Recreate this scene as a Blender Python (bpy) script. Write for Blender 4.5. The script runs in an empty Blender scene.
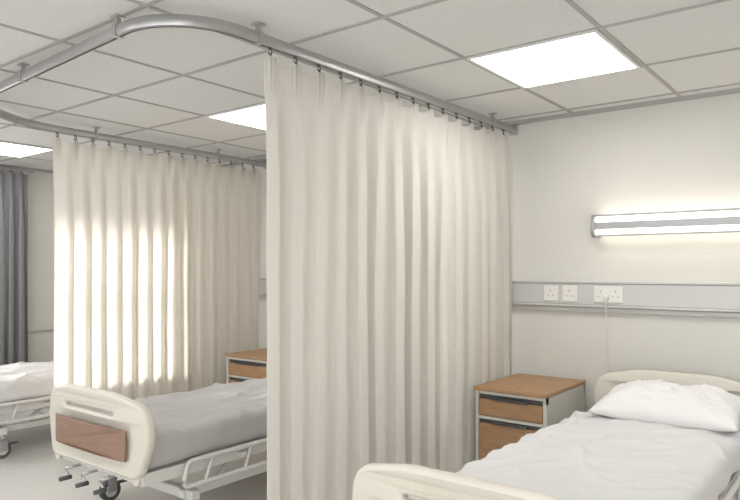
import bpy, bmesh, math, random
from mathutils import Vector, Matrix, noise
random.seed(4)
S=0.9
HC=1.56; CE=2.76; WY=4.97; LX=-8.0; RX=2.4; BY=-2.6
scn=bpy.context.scene
scn.view_settings.view_transform='Standard'
COL=scn.collection

# ---------------------------------------------------------------- materials
def mat(name,col,rough=.6,metal=0,nscale=0,nstr=.1,bump=0,bscale=80,emit=0,ecol=None,spec=.4,sheen=0):
    m=bpy.data.materials.new(name); m.use_nodes=True
    nt=m.node_tree; b=nt.nodes['Principled BSDF']
    b.inputs['Base Color'].default_value=(*col,1); b.inputs['Roughness'].default_value=rough
    b.inputs['Metallic'].default_value=metal; b.inputs['Specular IOR Level'].default_value=spec
    if sheen: b.inputs['Sheen Weight'].default_value=sheen
    tc=nt.nodes.new('ShaderNodeTexCoord')
    if nscale:
        n=nt.nodes.new('ShaderNodeTexNoise'); n.inputs['Scale'].default_value=nscale; n.inputs['Detail'].default_value=5
        nt.links.new(tc.outputs['Object'],n.inputs['Vector'])
        r=nt.nodes.new('ShaderNodeValToRGB')
        r.color_ramp.elements[0].position=.3; r.color_ramp.elements[1].position=.7
        r.color_ramp.elements[0].color=(*[c*(1-nstr) for c in col],1)
        r.color_ramp.elements[1].color=(*[min(1,c*(1+nstr*.5)) for c in col],1)
        nt.links.new(n.outputs['Fac'],r.inputs['Fac']); nt.links.new(r.outputs['Color'],b.inputs['Base Color'])
    if bump:
        n2=nt.nodes.new('ShaderNodeTexNoise'); n2.inputs['Scale'].default_value=bscale; n2.inputs['Detail'].default_value=4
        nt.links.new(tc.outputs['Object'],n2.inputs['Vector'])
        bp=nt.nodes.new('ShaderNodeBump'); bp.inputs['Strength'].default_value=bump; bp.inputs['Distance'].default_value=.01
        nt.links.new(n2.outputs['Fac'],bp.inputs['Height']); nt.links.new(bp.outputs['Normal'],b.inputs['Normal'])
    if emit:
        b.inputs['Emission Color'].default_value=(*(ecol or col),1); b.inputs['Emission Strength'].default_value=emit
    return m
def fabric(name,col,trans=.3,tcol=None,wscale=500):
    m=bpy.data.materials.new(name); m.use_nodes=True; nt=m.node_tree
    for n in list(nt.nodes): nt.nodes.remove(n)
    o=nt.nodes.new('ShaderNodeOutputMaterial'); mx=nt.nodes.new('ShaderNodeMixShader')
    d=nt.nodes.new('ShaderNodeBsdfDiffuse'); t=nt.nodes.new('ShaderNodeBsdfTranslucent')
    tc=nt.nodes.new('ShaderNodeTexCoord'); mp=nt.nodes.new('ShaderNodeMapping'); mp.inputs['Scale'].default_value=(1,1,.12)
    n=nt.nodes.new('ShaderNodeTexNoise'); n.inputs['Scale'].default_value=wscale; n.inputs['Detail'].default_value=3
    nt.links.new(tc.outputs['Object'],mp.inputs['Vector']); nt.links.new(mp.outputs['Vector'],n.inputs['Vector'])
    r=nt.nodes.new('ShaderNodeValToRGB'); r.color_ramp.elements[0].color=(*[c*.93 for c in col],1); r.color_ramp.elements[1].color=(*col,1)
    nt.links.new(n.outputs['Fac'],r.inputs['Fac']); nt.links.new(r.outputs['Color'],d.inputs['Color'])
    t.inputs['Color'].default_value=(*(tcol or col),1)
    mx.inputs['Fac'].default_value=trans
    bp=nt.nodes.new('ShaderNodeBump'); bp.inputs['Strength'].default_value=.15; bp.inputs['Distance'].default_value=.002
    nt.links.new(n.outputs['Fac'],bp.inputs['Height']); nt.links.new(bp.outputs['Normal'],d.inputs['Normal'])
    nt.links.new(d.outputs[0],mx.inputs[1]); nt.links.new(t.outputs[0],mx.inputs[2]); nt.links.new(mx.outputs[0],o.inputs['Surface'])
    return m
def wood(name,c1,c2):
    m=mat(name,c1,.5); nt=m.node_tree; b=nt.nodes['Principled BSDF']
    tc=nt.nodes.new('ShaderNodeTexCoord'); mp=nt.nodes.new('ShaderNodeMapping'); mp.inputs['Scale'].default_value=(1.5,9,14)
    n=nt.nodes.new('ShaderNodeTexNoise'); n.inputs['Scale'].default_value=4; n.inputs['Detail'].default_value=8; n.inputs['Distortion'].default_value=1.2
    r=nt.nodes.new('ShaderNodeValToRGB'); r.color_ramp.elements[0].position=.3; r.color_ramp.elements[1].position=.7
    r.color_ramp.elements[0].color=(*c1,1); r.color_ramp.elements[1].color=(*c2,1)
    nt.links.new(tc.outputs['Object'],mp.inputs['Vector']); nt.links.new(mp.outputs['Vector'],n.inputs['Vector'])
    nt.links.new(n.outputs['Fac'],r.inputs['Fac']); nt.links.new(r.outputs['Color'],b.inputs['Base Color'])
    return m
M_wall=mat('wall_paint',(.73,.715,.67),.85,nscale=2,nstr=.03,bump=.05,bscale=150)
M_ceil=mat('ceiling_tile',(.78,.775,.76),.9,nscale=60,nstr=.05,bump=.15,bscale=200)
M_grid=mat('ceiling_tbar',(.44,.43,.42),.5)
M_floor=mat('vinyl_floor',(.67,.66,.63),.35,nscale=30,nstr=.05)
M_trim=mat('trim_paint',(.72,.70,.66),.5)
M_track=mat('anodised_aluminium',(.50,.50,.505),.30,metal=.8,nscale=8,nstr=.05)
M_dark=mat('dark_metal',(.12,.12,.12),.4,metal=.6)
M_cur=fabric('privacy_fabric',(.79,.768,.722),.22,(.80,.77,.71))
M_cur2=fabric('privacy_fabric_light',(.75,.70,.61),.55,(.93,.90,.85))
M_grey=fabric('grey_curtain_fabric',(.28,.28,.29),.05)
M_plast=mat('bed_plastic',(.70,.665,.59),.35,nscale=3,nstr=.02)
M_frame=mat('bed_frame_enamel',(.70,.69,.67),.35)
M_sheet=mat('bed_linen',(.70,.69,.695),.9,bump=.5,bscale=10,nscale=3,nstr=.03,sheen=.2)
M_sheet2=mat('grey_bed_linen',(.47,.455,.455),.9,bump=.6,bscale=10,nscale=3,nstr=.04,sheen=.2)
M_pillow=mat('pillow_linen',(.82,.81,.81),.9,bump=.4,bscale=12,sheen=.2)
M_matt=mat('mattress_cover',(.66,.66,.68),.8,bump=.1,bscale=30)
M_wood=wood('oak_laminate',(.36,.21,.11),(.47,.29,.16))
M_panelw=wood('bed_panel_laminate',(.27,.165,.12),(.33,.215,.155))
M_cab=mat('cabinet_laminate',(.66,.64,.58),.5,nscale=3,nstr=.02)
M_rub=mat('castor_rubber',(.10,.10,.11),.6)
M_sock=mat('socket_plastic',(.82,.81,.78),.3)
M_trunk=mat('trunking_aluminium',(.62,.62,.605),.4,metal=.1)
M_seam_shade=mat('trunking_seam_shade',(.36,.36,.35),.5)  # dark tone for joints and painted shadow lines
M_lampb=mat('lamp_housing',(.42,.42,.43),.35,metal=.4)
M_panel=mat('led_diffuser',(.9,.9,.9),.5,emit=10,ecol=(1,.98,.95))
M_strip=mat('lamp_diffuser',(.9,.9,.9),.5,emit=3.0,ecol=(1,.93,.80))
M_white=mat('white_frame',(.8,.8,.8),.4)
M_cord=mat('cord_plastic',(.8,.79,.77),.4)

# ---------------------------------------------------------------- helpers
def finish(name,bm,m,parent=None,smooth=False,loc=None,autos=None):
    o0=Vector(parent['o']) if parent else Vector(loc or (0,0,0))
    for v in bm.verts: v.co=(v.co-o0)*S
    bmesh.ops.recalc_face_normals(bm,faces=bm.faces)
    me=bpy.data.meshes.new(name); bm.to_mesh(me); bm.free()
    ob=bpy.data.objects.new(name,me); COL.objects.link(ob)
    ms=m if isinstance(m,(list,tuple)) else [m]
    for x in ms: me.materials.append(x)
    if smooth:
        for p in me.polygons: p.use_smooth=True
    if autos:
        for p in me.polygons: p.use_smooth=True
        try: me.set_sharp_from_angle(angle=math.radians(autos))
        except Exception: pass
    if parent: ob.parent=parent
    else: ob.location=o0*S
    return ob
def empty(name,o):
    e=bpy.data.objects.new(name,None); COL.objects.link(e); e.location=Vector(o)*S; e['o']=list(o); e.empty_display_size=.1
    return e
def box(bm,x0,x1,y0,y1,z0,z1,bev=0,seg=2,mi=0):
    t=bmesh.new(); bmesh.ops.create_cube(t,size=1)
    for v in t.verts: v.co=Vector(((x0+x1)/2+v.co.x*(x1-x0),(y0+y1)/2+v.co.y*(y1-y0),(z0+z1)/2+v.co.z*(z1-z0)))
    if bev: bmesh.ops.bevel(t,geom=t.edges[:],offset=bev,segments=seg,affect='EDGES',profile=.5)
    for f in t.faces: f.material_index=mi
    me=bpy.data.meshes.new('t'); t.to_mesh(me); t.free(); bm.from_mesh(me); bpy.data.meshes.remove(me)
def tube(bm,pts,r,n=10,prof=None,mi=0,closed=False):
    pts=[Vector(p) for p in pts]; N=len(pts); rings=[]
    up=Vector((0,0,1)); t0=(pts[1]-pts[0]).normalized()
    if abs(t0.z)>.95: up=Vector((1,0,0))
    for i,p in enumerate(pts):
        a=pts[(i-1)%N] if (i>0 or closed) else pts[i]; b=pts[(i+1)%N] if (i<N-1 or closed) else pts[i]
        t=(b-a).normalized(); s=t.cross(up)
        s=s.normalized() if s.length>1e-4 else Vector((0,1,0))
        u=s.cross(t).normalized()
        if prof: ring=[bm.verts.new(p+s*q[0]+u*q[1]) for q in prof]
        else: ring=[bm.verts.new(p+s*(r*math.cos(2*math.pi*k/n))+u*(r*math.sin(2*math.pi*k/n))) for k in range(n)]
        rings.append(ring)
    m=len(rings[0])
    for i in range(N if closed else N-1):
        A=rings[i];B=rings[(i+1)%N]
        for k in range(m):
            f=bm.faces.new((A[k],A[(k+1)%m],B[(k+1)%m],B[k])); f.material_index=mi; f.smooth=True
    if not closed:
        for R in (rings[0],rings[-1]):
            f=bm.faces.new(R); f.material_index=mi
def fillet(pts,rad,closed=False,n=8):
    out=[]; N=len(pts)
    for i in range(N):
        p=Vector(pts[i]); r=rad[i] if isinstance(rad,(list,tuple)) else rad
        if (not closed and i in(0,N-1)) or r<=0: out.append(p); continue
        a=Vector(pts[i-1])-p; b=Vector(pts[(i+1)%N])-p
        al=a.angle(b)/2; d=min(r/math.tan(al),a.length*.49,b.length*.49)
        r2=d*math.tan(al); a.normalize(); b.normalize()
        c=p+(a+b).normalized()*(r2/math.sin(al)); s=p+a*d-c; e=p+b*d-c
        ang=s.angle(e)
        for k in range(n+1):
            f=k/n
            out.append(c+(s*math.sin((1-f)*ang)+e*math.sin(f*ang))/math.sin(ang))
    return out
def plate(bm,loops,depth,bev,tf,mi=0):
    cu=bpy.data.curves.new('c','CURVE'); cu.dimensions='2D'; cu.fill_mode='BOTH'; cu.extrude=max(depth/2-bev,.0001); cu.bevel_depth=bev; cu.bevel_resolution=3
    for L in loops:
        s=cu.splines.new('POLY'); s.points.add(len(L)-1)
        for i,p in enumerate(L): s.points[i].co=(p[0],p[1],0,1)
        s.use_cyclic_u=True
    ob=bpy.data.objects.new('c',cu); COL.objects.link(ob)
    bpy.context.view_layer.update()
    me=bpy.data.meshes.new_from_object(ob.evaluated_get(bpy.context.evaluated_depsgraph_get()))
    t=bmesh.new(); t.from_mesh(me); bmesh.ops.remove_doubles(t,verts=t.verts,dist=.0002)
    for v in t.verts: v.co=tf(v.co)
    for f in t.faces: f.material_index=mi
    m2=bpy.data.meshes.new('t'); t.to_mesh(m2); t.free(); bm.from_mesh(m2)
    bpy.data.objects.remove(ob); bpy.data.curves.remove(cu); bpy.data.meshes.remove(me); bpy.data.meshes.remove(m2)
def softbox(bm,x0,x1,y0,y1,z0,z1,r,nx,ny,nz,fn=None,mi=0):
    verts={}
    def V(i,j,k):
        key=(i,j,k)
        if key in verts: return verts[key]
        p=Vector((x0+(x1-x0)*i/nx,y0+(y1-y0)*j/ny,z0+(z1-z0)*k/nz))
        q=Vector((min(max(p.x,x0+r),x1-r),min(max(p.y,y0+r),y1-r),min(max(p.z,z0+r),z1-r)))
        d=p-q; nn=d.normalized() if d.length>1e-6 else Vector((0,0,1))
        p=q+nn*r if d.length>1e-6 else p
        if fn: p=fn(p,nn)
        verts[key]=bm.verts.new(p); return verts[key]
    def F(a,b,c,d):
        f=bm.faces.new((a,b,c,d)); f.smooth=True; f.material_index=mi
    for i in range(nx):
        for j in range(ny):
            F(V(i,j,0),V(i,j+1,0),V(i+1,j+1,0),V(i+1,j,0)); F(V(i,j,nz),V(i+1,j,nz),V(i+1,j+1,nz),V(i,j+1,nz))
    for i in range(nx):
        for k in range(nz):
            F(V(i,0,k),V(i+1,0,k),V(i+1,0,k+1),V(i,0,k+1)); F(V(i,ny,k),V(i,ny,k+1),V(i+1,ny,k+1),V(i+1,ny,k))
    for j in range(ny):
        for k in range(nz):
            F(V(0,j,k),V(0,j,k+1),V(0,j+1,k+1),V(0,j+1,k)); F(V(nx,j,k),V(nx,j+1,k),V(nx,j+1,k+1),V(nx,j,k+1))

# ---------------------------------------------------------------- room
T=.15
def roombox(name,a,m,**k):
    bm=bmesh.new(); box(bm,*a,**k); return finish(name,bm,m)
roombox('floor',(LX-T,RX+T,BY-T,WY+T,-.1,0),M_floor)
roombox('ceiling',(LX-T,RX+T,BY-T,WY+T,CE,CE+.1),M_ceil)
roombox('wall_back',(LX-T,RX+T,WY,WY+T,0,CE),M_wall)
roombox('wall_right',(RX,RX+T,BY,WY,0,CE),M_wall)
WY0,WY1,WZ0,WZ1=1.15,3.35,.95,2.5
bm=bmesh.new()
box(bm,LX-T,LX,BY,WY0,0,CE); box(bm,LX-T,LX,WY1,WY,0,CE); box(bm,LX-T,LX,WY0,WY1,0,WZ0); box(bm,LX-T,LX,WY0,WY1,WZ1,CE)
finish('wall_left',bm,M_wall)
bm=bmesh.new(); w=.045
for z in (WZ0,WZ1-w,1.80): box(bm,LX-.11,LX-.05,WY0,WY1,z,z+w)
for y in (WY0,WY1-w,WY0+.70,WY0+1.4): box(bm,LX-.11,LX-.05,y,y+w,WZ0,WZ1)
finish('window_1',bm,M_white)
FX0,FX1,FZ0,FZ1=-6.6,1.6,.9,2.45  # unseen window opening behind the camera, added to let in fill light
bm=bmesh.new()
box(bm,LX-T,FX0,BY-T,BY,0,CE); box(bm,FX1,RX+T,BY-T,BY,0,CE); box(bm,FX0,FX1,BY-T,BY,0,FZ0); box(bm,FX0,FX1,BY-T,BY,FZ1,CE)
finish('wall_front',bm,M_wall)
bm=bmesh.new()
for z in (FZ0,FZ1-w): box(bm,FX0,FX1,BY-.11,BY-.05,z,z+w)
for k in range(8):
    x=FX0+(FX1-FX0-w)*k/7; box(bm,x,x+w,BY-.11,BY-.05,FZ0,FZ1)
finish('added_fill_window',bm,M_white)  # frame of the added fill window
roombox('baseboard_back',(LX,RX,WY-.015,WY,0,.1),M_trim)
roombox('baseboard_left',(LX,LX+.015,BY,WY-.015,0,.1),M_trim)
roombox('trim_1',(LX,LX+.03,WY1+.1,WY-.02,.82,.92),M_trim,bev=.008)
roombox('trim_2',(LX+.02,RX,WY-.02,WY,CE-.03,CE),M_grid)
roombox('trim_3',(LX,LX+.02,BY,WY,CE-.03,CE),M_grid)
PT=.77; GX=-1.87; GY=3.29
bm=bmesh.new()
x=GX-PT*7
while x<RX:
    if x>LX+.03: box(bm,x-.012,x+.012,BY,WY-.02,CE-.005,CE)
    x+=PT
y=GY-PT*7
while y<WY-.05:
    if y>BY: box(bm,LX+.02,RX,y-.012,y+.012,CE-.006,CE)
    y+=PT
finish('trim_4',bm,M_grid)
cells=[(0,0),(-3,0),(-7,-1),(0,-4),(-3,-4),(-6,-4),(3,0),(3,-4)]
for i,(a,b) in enumerate(cells):
    x0=GX+PT*a+.035; x1=x0+.70; y0=GY+PT*b+.02; y1=y0+.73
    e=empty('ceiling_light_panel' if i==0 else 'ceiling_light_panel.%03d'%i,((x0+x1)/2,(y0+y1)/2,CE))
    bm=bmesh.new()
    for q in ((x0-.02,x1+.02,y0-.02,y0),(x0-.02,x1+.02,y1,y1+.02),(x0-.02,x0,y0,y1),(x1,x1+.02,y0,y1)): box(bm,*q,CE-.014,CE)
    finish('frame',bm,M_white,e)
    bm=bmesh.new(); box(bm,x0,x1,y0,y1,CE-.011,CE-.002); finish('diffuser',bm,M_panel,e)

# ---------------------------------------------------------------- curtain track
RZ=2.69
X1=-2.355; X2=-5.25
tr=empty('curtain_track',(-3.8,1.8,CE))
path=fillet([(X1,WY-.005,RZ),(X1-.06,1.72,RZ),(X2,1.90,RZ),(X2,WY-.005,RZ)],[0,.36,.85,0],n=16)
prof=[(-.017,-.027),(-.006,-.031),(-.006,-.020),(.006,-.020),(.006,-.031),(.017,-.027),(.021,-.012),(.021,.014),(.014,.024),(-.014,.024),(-.021,.014),(-.021,-.012)]
bm=bmesh.new(); tube(bm,path,0,prof=prof); finish('rail',bm,M_track,tr,autos=35)
bm=bmesh.new()
def rx(y): return X1-.06*(WY-y)/(WY-1.72)
for (bx,by,d) in [(-2.86,1.745,'x'),(-3.97,1.815,'x'),(rx(2.22),2.22,'y'),(rx(4.6),4.6,'y'),(X2,3.0,'y'),(X2,4.3,'y')]:
    box(bm,bx-.026,bx+.026,by-.026,by+.026,CE-.010,CE-.0005,bev=.003)
    box(bm,bx-.010,bx+.010,by-.010,by+.010,RZ+.015,CE-.008)
    a,b=(.012,.026) if d=='x' else (.026,.012)
    box(bm,bx-a,bx+a,by-b,by+b,RZ-.033,RZ+.029,bev=.004)
finish('brackets',bm,M_track,tr)
bm=bmesh.new()
for X in (X1,X2): box(bm,X-.034,X+.034,WY-.02,WY-.002,RZ-.045,RZ+.038,bev=.006)
finish('wall_flanges',bm,M_track,tr)

# ---------------------------------------------------------------- curtains
def sstep(a,b,x):
    t=min(1,max(0,(x-a)/(b-a))); return t*t*(3-2*t)
def curtain(name,XF,y0,y1,ztop,zbot,N,m,ampf,seed,hooks=True,railz=RZ,lim=.075,cusp=.6,wander=1.0):
    e=empty(name,(XF(y0),(y0+y1)/2,ztop))
    ns=N*26; nz=60; L=y1-y0
    bm=bmesh.new(); grid=[]
    for i in range(ns+1):
        s=i/ns; row=[]
        ph=2*math.pi*N*s
        ev=noise.noise(Vector((s*N*.55,seed,0)))
        A=ampf(s)*(1+.6*ev)
        wob=.010*math.sin(s*9+seed)
        for k in range(nz+1):
            t=k/nz
            z=zbot+(ztop-zbot)*t
            drop=1-t
            ph2=ph+(wander*noise.noise(Vector((s*N*.33,drop*.6,seed+3))))*min(1,drop*2.2)
            a=A*(.55+.45*sstep(.02,.20,drop))*(1+.2*drop)
            q=abs(math.sin((ph2+math.pi/2)/2)) 
            cu=2*(q**.75)-1
            w=(1-cusp)*math.sin(ph2)+cusp*cu
            half=math.sin(ph2*.5+seed)*sstep(.1,.6,drop)
            dx=a*(w+.25*half+.10*math.sin(2*ph2+ev*3)+.08*math.sin(3*ph2+seed))
            dy=-a*.40*math.sin(2*ph2)*sstep(.05,.3,drop)
            # pinch pleats : three narrow fingers stitched at the heading
            hd=1-sstep(.02,.095,drop)
            if hd>0:
                c=(ph/(2*math.pi)-.25)%1; c=c-1 if c>.5 else c
                env=math.exp(-(c/.17)**2)
                dx=dx*(1-.45*hd)+hd*(.040*env*(.55+.45*math.cos(2*math.pi*c/.105)))
            z2=z-(.028*(1-max(0,math.cos(ph-math.pi/2))**2))*max(0,1-drop*10)
            dx+=.007*noise.noise(Vector((s*L*5,z*2.0,seed)))*min(1,drop*5)
            dx+=wob*min(1,drop*4)
            z2+=.012*noise.noise(Vector((s*5,seed,1)))*max(0,1-t*6)
            dx=lim*math.tanh(dx/lim)
            y=y0+L*s+dy
            y=min(max(y,y0-.01),y1+.004)
            row.append(bm.verts.new((XF(y)+dx,y,z2)))
        grid.append(row)
    for i in range(ns):
        for k in range(nz):
            f=bm.faces.new((grid[i][k],grid[i+1][k],grid[i+1][k+1],grid[i][k+1])); f.smooth=True
    finish('cloth',bm,m,e,smooth=True)
    if hooks:
        bm=bmesh.new()
        for j in range(N):
            y=y0+L*(j+.25)/N; X=XF(y)
            # glider stem, open S-hook and pin that goes into the heading
            tube(bm,[(X,y,railz-.018),(X,y,railz-.036)],.010,8)
            hk=[Vector((X+.004,y+.011*math.sin(q),railz-.049+.013*math.cos(q))) for q in [math.radians(a) for a in range(-60,241,25)]]
            tube(bm,hk,.004,6)
            tube(bm,[(X+.004,y-.010,railz-.054),(X+.012,y-.002,railz-.070),(X+.022,y,ztop-.045)],.0042,6)
        finish('hooks',bm,M_dark,e)
    return e
curtain('privacy_curtain',rx,2.25,4.90,2.618,.12,15,M_cur,lambda s:.024+.020*min(1,s*2.0),1.3,lim=.066)
curtain('privacy_curtain.001',lambda y:X2,2.63,4.88,2.62,.12,15,M_cur2,lambda s:.024+.024*s,7.7,cusp=.4)
g=curtain('window_curtain',lambda y:LX+.2,2.75,3.62,2.68,.08,8,M_grey,lambda s:.045,4.1,hooks=False)
bm=bmesh.new(); box(bm,LX+.18,LX+.22,1.0,3.68,2.67,2.70,bev=.004)
for y in (1.1,2.4,3.5): box(bm,LX+.003,LX+.2,y-.012,y+.012,2.69,2.71)
finish('rail',bm,M_track,g)

# ---------------------------------------------------------------- beds
BW=1.05; BL=2.9
def board_outline():
    pts=[(.07,.42),(.0,.62),(.02,.79),(.28,.842),(BW-.28,.842),(BW-.02,.79),(BW,.62),(BW-.07,.42)]
    return fillet([(p[0],p[1],0) for p in pts],[.06,.25,.11,.5,.5,.11,.25,.06],closed=True,n=8)
def rrect(a,b,c,d,r): return fillet([(a,c,0),(a,d,0),(b,d,0),(b,c,0)],r,closed=True,n=6)
def bed(name,X,Y,seed,msheet,pdx=0):
    e=empty(name,(X,Y,0))
    for nm,yy in (('footboard',.03),('headboard',BL-.03)):
        bm=bmesh.new()
        sg=-1 if nm=='footboard' else 1
        def tf(c,yy=yy,sg=sg):
            u=(c.x/BW-.5)*2
            return Vector((X+c.x,Y+yy+c.z-sg*.05*(abs(u)**3),c.y))
        plate(bm,[board_outline(),rrect(.24,BW-.24,.715,.775,.029)],.055,.02,tf)
        finish(nm,bm,M_plast,e,autos=40)
        bm=bmesh.new()
        def tf2(c,yy=yy,sg=sg):
            u=(c.x/BW-.5)*2
            return Vector((X+c.x,Y+yy+sg*.029+c.z-sg*.05*(abs(u)**3),c.y))
        P=[]
        for k in range(13): P.append((.15+(BW-.30)*k/12,.50,0))
        for k in range(13): P.append((BW-.15-(BW-.30)*k/12,.665,0))
        plate(bm,[P],.012,.004,tf2)
        finish(nm+'_panel',bm,M_panelw,e)
    bm=bmesh.new()
    x0,x1=X+.06,X+BW-.06; y0,y1=Y+.07,Y+BL-.07
    box(bm,x0,x0+.05,y0,y1,.36,.43,bev=.008); box(bm,x1-.05,x1,y0,y1,.36,.43,bev=.008)
    for y in (y0,Y+.5,Y+1.2,Y+1.9,Y+2.4,y1-.05): box(bm,x0+.04,x1-.04,y,y+.05,.37,.42)
    box(bm,x0+.05,x1-.05,y0,y1,.42,.435)
    for xx in (x0+.06,x1-.11): box(bm,xx,xx+.05,Y+.38,Y+BL-.38,.20,.25,bev=.006)
    for yy in (Y+.40,Y+BL-.46):
        box(bm,x0,x1,yy,yy+.06,.19,.25,bev=.008)
    for yy in (Y+.62,Y+BL-.85):
        for xx in (x0+.085,x1-.085):
            tube(bm,[(xx,yy,.23),(xx,yy+.18,.38)],.018,8)
            tube(bm,[(xx,yy+.25,.23),(xx,yy+.05,.38)],.014,8)
    finish('frame',bm,M_frame,e)
    bm=bmesh.new()
    for xx in (X+.10,X+BW-.10):
        tube(bm,[(xx,Y+.05,.40),(xx,Y+.12,.40)],.035,14)
        tube(bm,[(xx,Y+BL-.05,.40),(xx,Y+BL-.12,.40)],.035,14)
    finish('corner_sockets',bm,M_plast,e,autos=40)
    bm=bmesh.new(); 
    for yy in (Y+.43,Y+BL-.43):
        for xx in (x0+.02,x1-.02):
            tube(bm,[(xx,yy,.19),(xx,yy,.155)],.018,10,mi=1)
            box(bm,xx-.032,xx-.024,yy-.04,yy+.025,.06,.16,bev=.003,mi=1); box(bm,xx+.024,xx+.032,yy-.04,yy+.025,.06,.16,bev=.003,mi=1)
            box(bm,xx-.032,xx+.032,yy-.04,yy+.025,.15,.162,mi=1)
            yc=yy-.012
            tube(bm,[(xx-.02,yc,.07),(xx+.02,yc,.07)],.07,26,mi=0)
            tube(bm,[(xx-.023,yc,.07),(xx+.023,yc,.07)],.042,20,mi=2)
            tube(bm,[(xx-.035,yc,.07),(xx+.035,yc,.07)],.010,8,mi=1)
            box(bm,xx-.015,xx+.015,yy+.03,yy+.12,.10,.115,bev=.003,mi=3)
    finish('castors',bm,[M_rub,M_track,M_frame,M_rub],e,autos=40)
    bm=bmesh.new()
    for sx in (X+.03,X+BW-.03):
        ya,yb=Y+.45,Y+BL-.75
        tube(bm,[(sx,ya,.445),(sx,yb,.445)],.016,10)
        tube(bm,[(sx,ya-.05,.30),(sx,yb-.05,.30)],.016,10)
        for k in range(6):
            q=ya+.08+(yb-ya-.16)*k/5
            tube(bm,[(sx,q,.445),(sx,q-.06,.30)],.010,8)
        for q in (ya+.3,yb-.3): box(bm,min(sx,X+BW/2+(.40 if sx>X+.5 else -.47)),max(sx,X+BW/2+(.47 if sx>X+.5 else -.40)),q,q+.04,.38,.41)
        tube(bm,fillet([(sx,ya,.445),(sx,ya-.1,.445),(sx,ya-.14,.30),(sx,ya-.05,.30)],[0,.04,.04,0],n=4),.014,8)
        tube(bm,fillet([(sx,yb,.445),(sx,yb+.05,.445),(sx,yb+.02,.30),(sx,yb-.05,.30)],[0,.04,.04,0],n=4),.014,8)
    finish('side_rails',bm,M_frame,e,autos=50)
    bm=bmesh.new()
    for xx in (X+.33,X+.52,X+.71):
        tube(bm,[(xx,Y+.12,.37),(xx,Y-.02,.365)],.009,8,mi=0)
        tube(bm,[(xx,Y-.02,.365),(xx+.05,Y-.02,.325)],.008,8,mi=0)
        tube(bm,[(xx+.05,Y-.01,.325),(xx+.05,Y-.08,.325)],.013,10,mi=1)
    finish('cranks',bm,[M_track,M_rub],e)
    bm=bmesh.new()
    softbox(bm,X+.07,X+BW-.07,Y+.09,Y+BL-.09,.435,.60,.045,14,30,5)
    finish('mattress',bm,M_matt,e,smooth=True)
    bm=bmesh.new()
    def wr(p,n):
        q=Vector((p.x*2.2,p.y*1.6,p.z*2+seed))
        a=.020*noise.noise(q)+.012*noise.noise(q*2.7)
        rdg=(1-abs(noise.noise(Vector((p.x*3+p.y*1.6,p.y*1.1-p.x,seed*2)))))**6*.026
        rdg+=(1-abs(noise.noise(Vector((p.x*5-p.y*3,p.y*3,seed+9)))))**8*.016
        if p.z<.56:
            h=(.56-p.z)
            p=p+Vector((n.x,n.y,0))*(.05*h+.10*h*math.sin(p.y*17+seed+3*noise.noise(Vector((p.y*2,0,seed)))))
            p.z+=h*.25*noise.noise(Vector((p.x*2,p.y*2.5,seed)))
            return p+n*a*.3
        return p+Vector((n.x*.4,n.y*.4,1))*(a+rdg*.9)
    softbox(bm,X+.045,X+BW-.045,Y+.075,Y+2.32,.445,.632,.06,80,170,8,fn=wr)
    finish('bedspread',bm,msheet,e,smooth=True)
    bm=bmesh.new()
    px,py=X+BW/2+pdx,Y+BL-.47; pw,pl=.42,.28; n=40
    def surf(top):
        R=[]
        for i in range(n+1):
            r=[]
            for j in range(n+1):
                u=-1+2*i/n; v=-1+2*j/n
                th=(max(0,1-abs(u)**2.6)*max(0,1-abs(v)**2.6))**.55
                xx=u*pw*(1-.06*(1-abs(v)**2)*abs(u)**3); yy=v*pl*(1-.08*(1-abs(u)**2)*abs(v)**3)
                w=.026*noise.noise(Vector((u*2.5,v*2.5,seed)))+.012*noise.noise(Vector((u*6,v*6,seed)))
                w+=.016*(1-abs(noise.noise(Vector((u*3+v*2,v*3-u,seed)))))**8
                z=.705+(.115*th+w*th*1.5 if top else -.075*th)+.03*v
                r.append((px+xx,py+yy,z))
            R.append(r)
        return R
    for top in (True,False):
        R=surf(top); V=[[bm.verts.new(c) for c in r] for r in R]
        for i in range(n):
            for j in range(n):
                f=bm.faces.new((V[i][j],V[i+1][j],V[i+1][j+1],V[i][j+1])); f.smooth=True
    bmesh.ops.remove_doubles(bm,verts=bm.verts,dist=.0008)
    finish('pillow',bm,M_pillow,None,smooth=True,loc=(px,py,.62))
    return e
bed('hospital_bed',-1.61,1.92,1.0,M_sheet,.06)
bed('hospital_bed.001',-4.19,2.03,5.0,M_sheet2)
bed('hospital_bed.002',-6.70,2.03,9.0,M_sheet)

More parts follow.
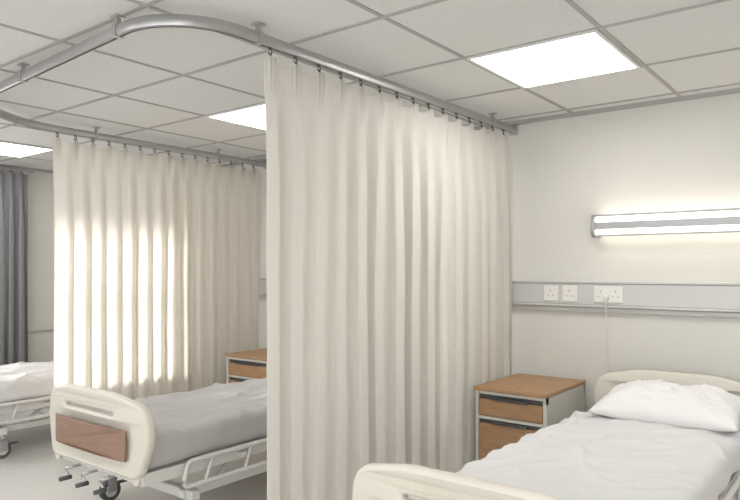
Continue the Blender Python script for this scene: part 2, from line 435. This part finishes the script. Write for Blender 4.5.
# ---------------------------------------------------------------- bedside cabinets
def cabinet(name,X0,X1_,Y0,Y1,H=.73):
    e=empty(name,(X0,Y0,0))
    bm=bmesh.new(); box(bm,X0-.01,X1_+.01,Y0-.015,Y1,H-.028,H,bev=.006)
    finish('top',bm,M_wood,e)
    bm=bmesh.new()
    t=.022
    box(bm,X0,X0+t,Y0,Y1,.08,H-.028,bev=.003); box(bm,X1_-t,X1_,Y0,Y1,.08,H-.028,bev=.003)
    box(bm,X0+t,X1_-t,Y1-t,Y1,.08,H-.028); box(bm,X0+t,X1_-t,Y0+.03,Y1-t,.08,.10); box(bm,X0+t,X1_-t,Y0+.004,Y1-t,.505,.525)
    box(bm,X0+t,X1_-t,Y0+.004,Y0+.03,H-.05,H-.028)
    for q in ((Y0+.0,Y0+.03),(Y1-.03,Y1)): box(bm,X1_,X1_+.006,q[0],q[1],.08,H-.03)
    box(bm,X1_,X1_+.006,Y0,Y1,.08,.12); box(bm,X1_,X1_+.006,Y0,Y1,H-.07,H-.03)
    finish('carcass',bm,M_cab,e)
    bm=bmesh.new()
    box(bm,X0+t+.004,X1_-t-.004,Y0+.002,Y0+.02,.53,H-.085,bev=.003)
    box(bm,X0+t+.004,X1_-t-.004,Y0+.002,Y0+.02,.11,.475,bev=.003)
    finish('drawer_fronts',bm,M_wood,e)
    bm=bmesh.new()
    box(bm,X0+t+.002,X1_-t-.002,Y0+.02,Y0+.03,.10,H-.05)
    box(bm,X0+.13,X1_-.13,Y0-.012,Y0+.01,H-.088,H-.072,bev=.003)
    box(bm,X0+.13,X1_-.13,Y0-.012,Y0+.01,.478,.494,bev=.003)
    finish('recess_and_handles',bm,M_dark,e)
    bm=bmesh.new()
    for xx in (X0+.06,X1_-.06):
        for yy in (Y0+.07,Y1-.07):
            tube(bm,[(xx-.012,yy,.03),(xx+.012,yy,.03)],.03,16); tube(bm,[(xx,yy,.05),(xx,yy,.082)],.012,8)
            box(bm,xx-.018,xx+.018,yy-.018,yy+.018,.055,.065)
    finish('castors',bm,M_rub,e,autos=40)
cabinet('bedside_cabinet',-2.275,-1.75,4.17,4.89)
cabinet('bedside_cabinet.001',-5.08,-4.50,4.27,4.89)

# ---------------------------------------------------------------- trunking, sockets, lamp, cord
WF=WY-.003
e=empty('bed_head_trunking',(-2,WF,1.35))
bm=bmesh.new()
box(bm,LX+.05,RX-.02,WF-.05,WF,1.285,1.462,bev=.008)
finish('body',bm,M_trunk,e)
bm=bmesh.new()
box(bm,LX+.05,RX-.02,WF-.060,WF,1.452,1.470,bev=.004); box(bm,LX+.05,RX-.02,WF-.060,WF,1.275,1.291,bev=.004)
box(bm,LX+.05,RX-.02,WF-.030,WF,1.236,1.270,bev=.005)
finish('edge_strips',bm,M_trunk,e)
bm=bmesh.new()
box(bm,LX+.05,RX-.02,WF-.0515,WF-.04,1.446,1.452); box(bm,LX+.05,RX-.02,WF-.0515,WF-.04,1.291,1.296)  # dark lines along the edge strips, shadow put into the colour
box(bm,LX+.05,RX-.02,WF-.026,WF,1.270,1.275)
for xx in (-7.0,-5.9,-3.5,-.45,1.0): box(bm,xx,xx+.004,WF-.0515,WF-.04,1.296,1.446)
finish('seams_and_shade_lines',bm,M_seam_shade,e)
def socket(name,x,w,double=False):
    e=empty(name,(x,WY-.055,1.37))
    bm=bmesh.new(); box(bm,x-w/2,x+w/2,WY-.067,WY-.0535,1.312,1.432,bev=.005); finish('plate',bm,M_sock,e)
    bm=bmesh.new()
    cs=[x] if not double else [x-w/4,x+w/4]
    for c in cs:
        box(bm,c-.004,c+.004,WY-.0685,WY-.066,1.387,1.402)
        for s in(-1,1): box(bm,c+s*.018-.005,c+s*.018+.005,WY-.0685,WY-.066,1.352,1.360)
    finish('slots',bm,M_lampb,e)
socket('wall_socket',-2.02,.115); socket('wall_socket.001',-1.872,.115); socket('wall_socket.002',-1.58,.21,True)
socket('wall_socket.003',-4.6,.115)
bm=bmesh.new()
box(bm,-1.61,-1.57,WY-.10,WY-.069,1.335,1.37,bev=.006)
tube(bm,fillet([(-1.59,WY-.085,1.34),(-1.59,WY-.08,1.2),(-1.60,WY-.03,.95),(-1.585,WY-.03,.75),(-1.62,WY-.03,.02)],[0,.2,.3,.3,0],n=8),.0045,6)
finish('power_cord',bm,M_cord,autos=40,loc=(-1.6,WY-.05,1.3))

e=empty('wall_lamp',(-1,WF,1.88))
lx0,lx1=-1.68,.0
bm=bmesh.new()
box(bm,lx0+.02,lx1-.02,WF-.045,WF,1.84,1.915)
box(bm,lx0+.02,lx1-.02,WF-.128,WF-.03,1.850,1.902,bev=.006)   # centre bar
box(bm,lx0+.02,lx1-.02,WF-.128,WF-.108,1.942,1.956,bev=.003)   # upper lip
box(bm,lx0+.02,lx1-.02,WF-.128,WF-.108,1.798,1.811,bev=.003)   # lower lip
finish('housing',bm,M_lampb,e)
bm=bmesh.new()
endp=fillet([(WF,1.795,0),(WF-.11,1.795,0),(WF-.135,1.83,0),(WF-.135,1.925,0),(WF-.11,1.96,0),(WF,1.96,0)],[.01,.02,.03,.03,.02,.01],closed=True,n=4)
for xx in (lx0,lx1-.02): plate(bm,[endp],.03,.004,lambda c,xx=xx:Vector((xx+.01+c.z,c.x,c.y)))
finish('end_caps',bm,M_lampb,e)
bm=bmesh.new()
box(bm,lx0+.02,lx1-.02,WF-.118,WF-.040,1.903,1.946,bev=.012)
box(bm,lx0+.02,lx1-.02,WF-.118,WF-.040,1.806,1.849,bev=.012)
finish('diffusers',bm,M_strip,e)

# ---------------------------------------------------------------- light
sun=bpy.data.lights.new('sun','SUN'); sun.energy=6; sun.angle=math.radians(6); sun.color=(1,.97,.92)
so=bpy.data.objects.new('sun',sun); COL.objects.link(so)
so.rotation_euler=Vector((1,.47,-.20)).to_track_quat('-Z','Y').to_euler(); so.location=(-12,0,4)
def portal(name,loc,rot,sx,sy):
    l=bpy.data.lights.new(name,'AREA'); l.shape='RECTANGLE'; l.size=sx*S; l.size_y=sy*S; l.cycles.is_portal=True
    o=bpy.data.objects.new(name,l); COL.objects.link(o); o.location=Vector(loc)*S; o.rotation_euler=rot
portal('window_portal',(LX-.13,(WY0+WY1)/2,(WZ0+WZ1)/2),(math.radians(90),0,math.radians(-90)),WY1-WY0,WZ1-WZ0)
portal('window_portal.001',((FX0+FX1)/2,BY-.13,(FZ0+FZ1)/2),(math.radians(90),0,0),FX1-FX0,FZ1-FZ0)  # samples sky light through the added fill window
w=bpy.data.worlds.new('world'); scn.world=w; w.use_nodes=True
bg=w.node_tree.nodes['Background']; bg.inputs[0].default_value=(.97,.98,1,1); bg.inputs[1].default_value=3.5

# ---------------------------------------------------------------- camera
cam=bpy.data.cameras.new('camera'); cam.lens=36*660/740; cam.shift_y=19/740; cam.clip_start=.02
co=bpy.data.objects.new('camera',cam); COL.objects.link(co)
co.location=(0,0,HC*S); co.rotation_euler=(math.radians(90),0,math.radians(37.7))
scn.camera=co
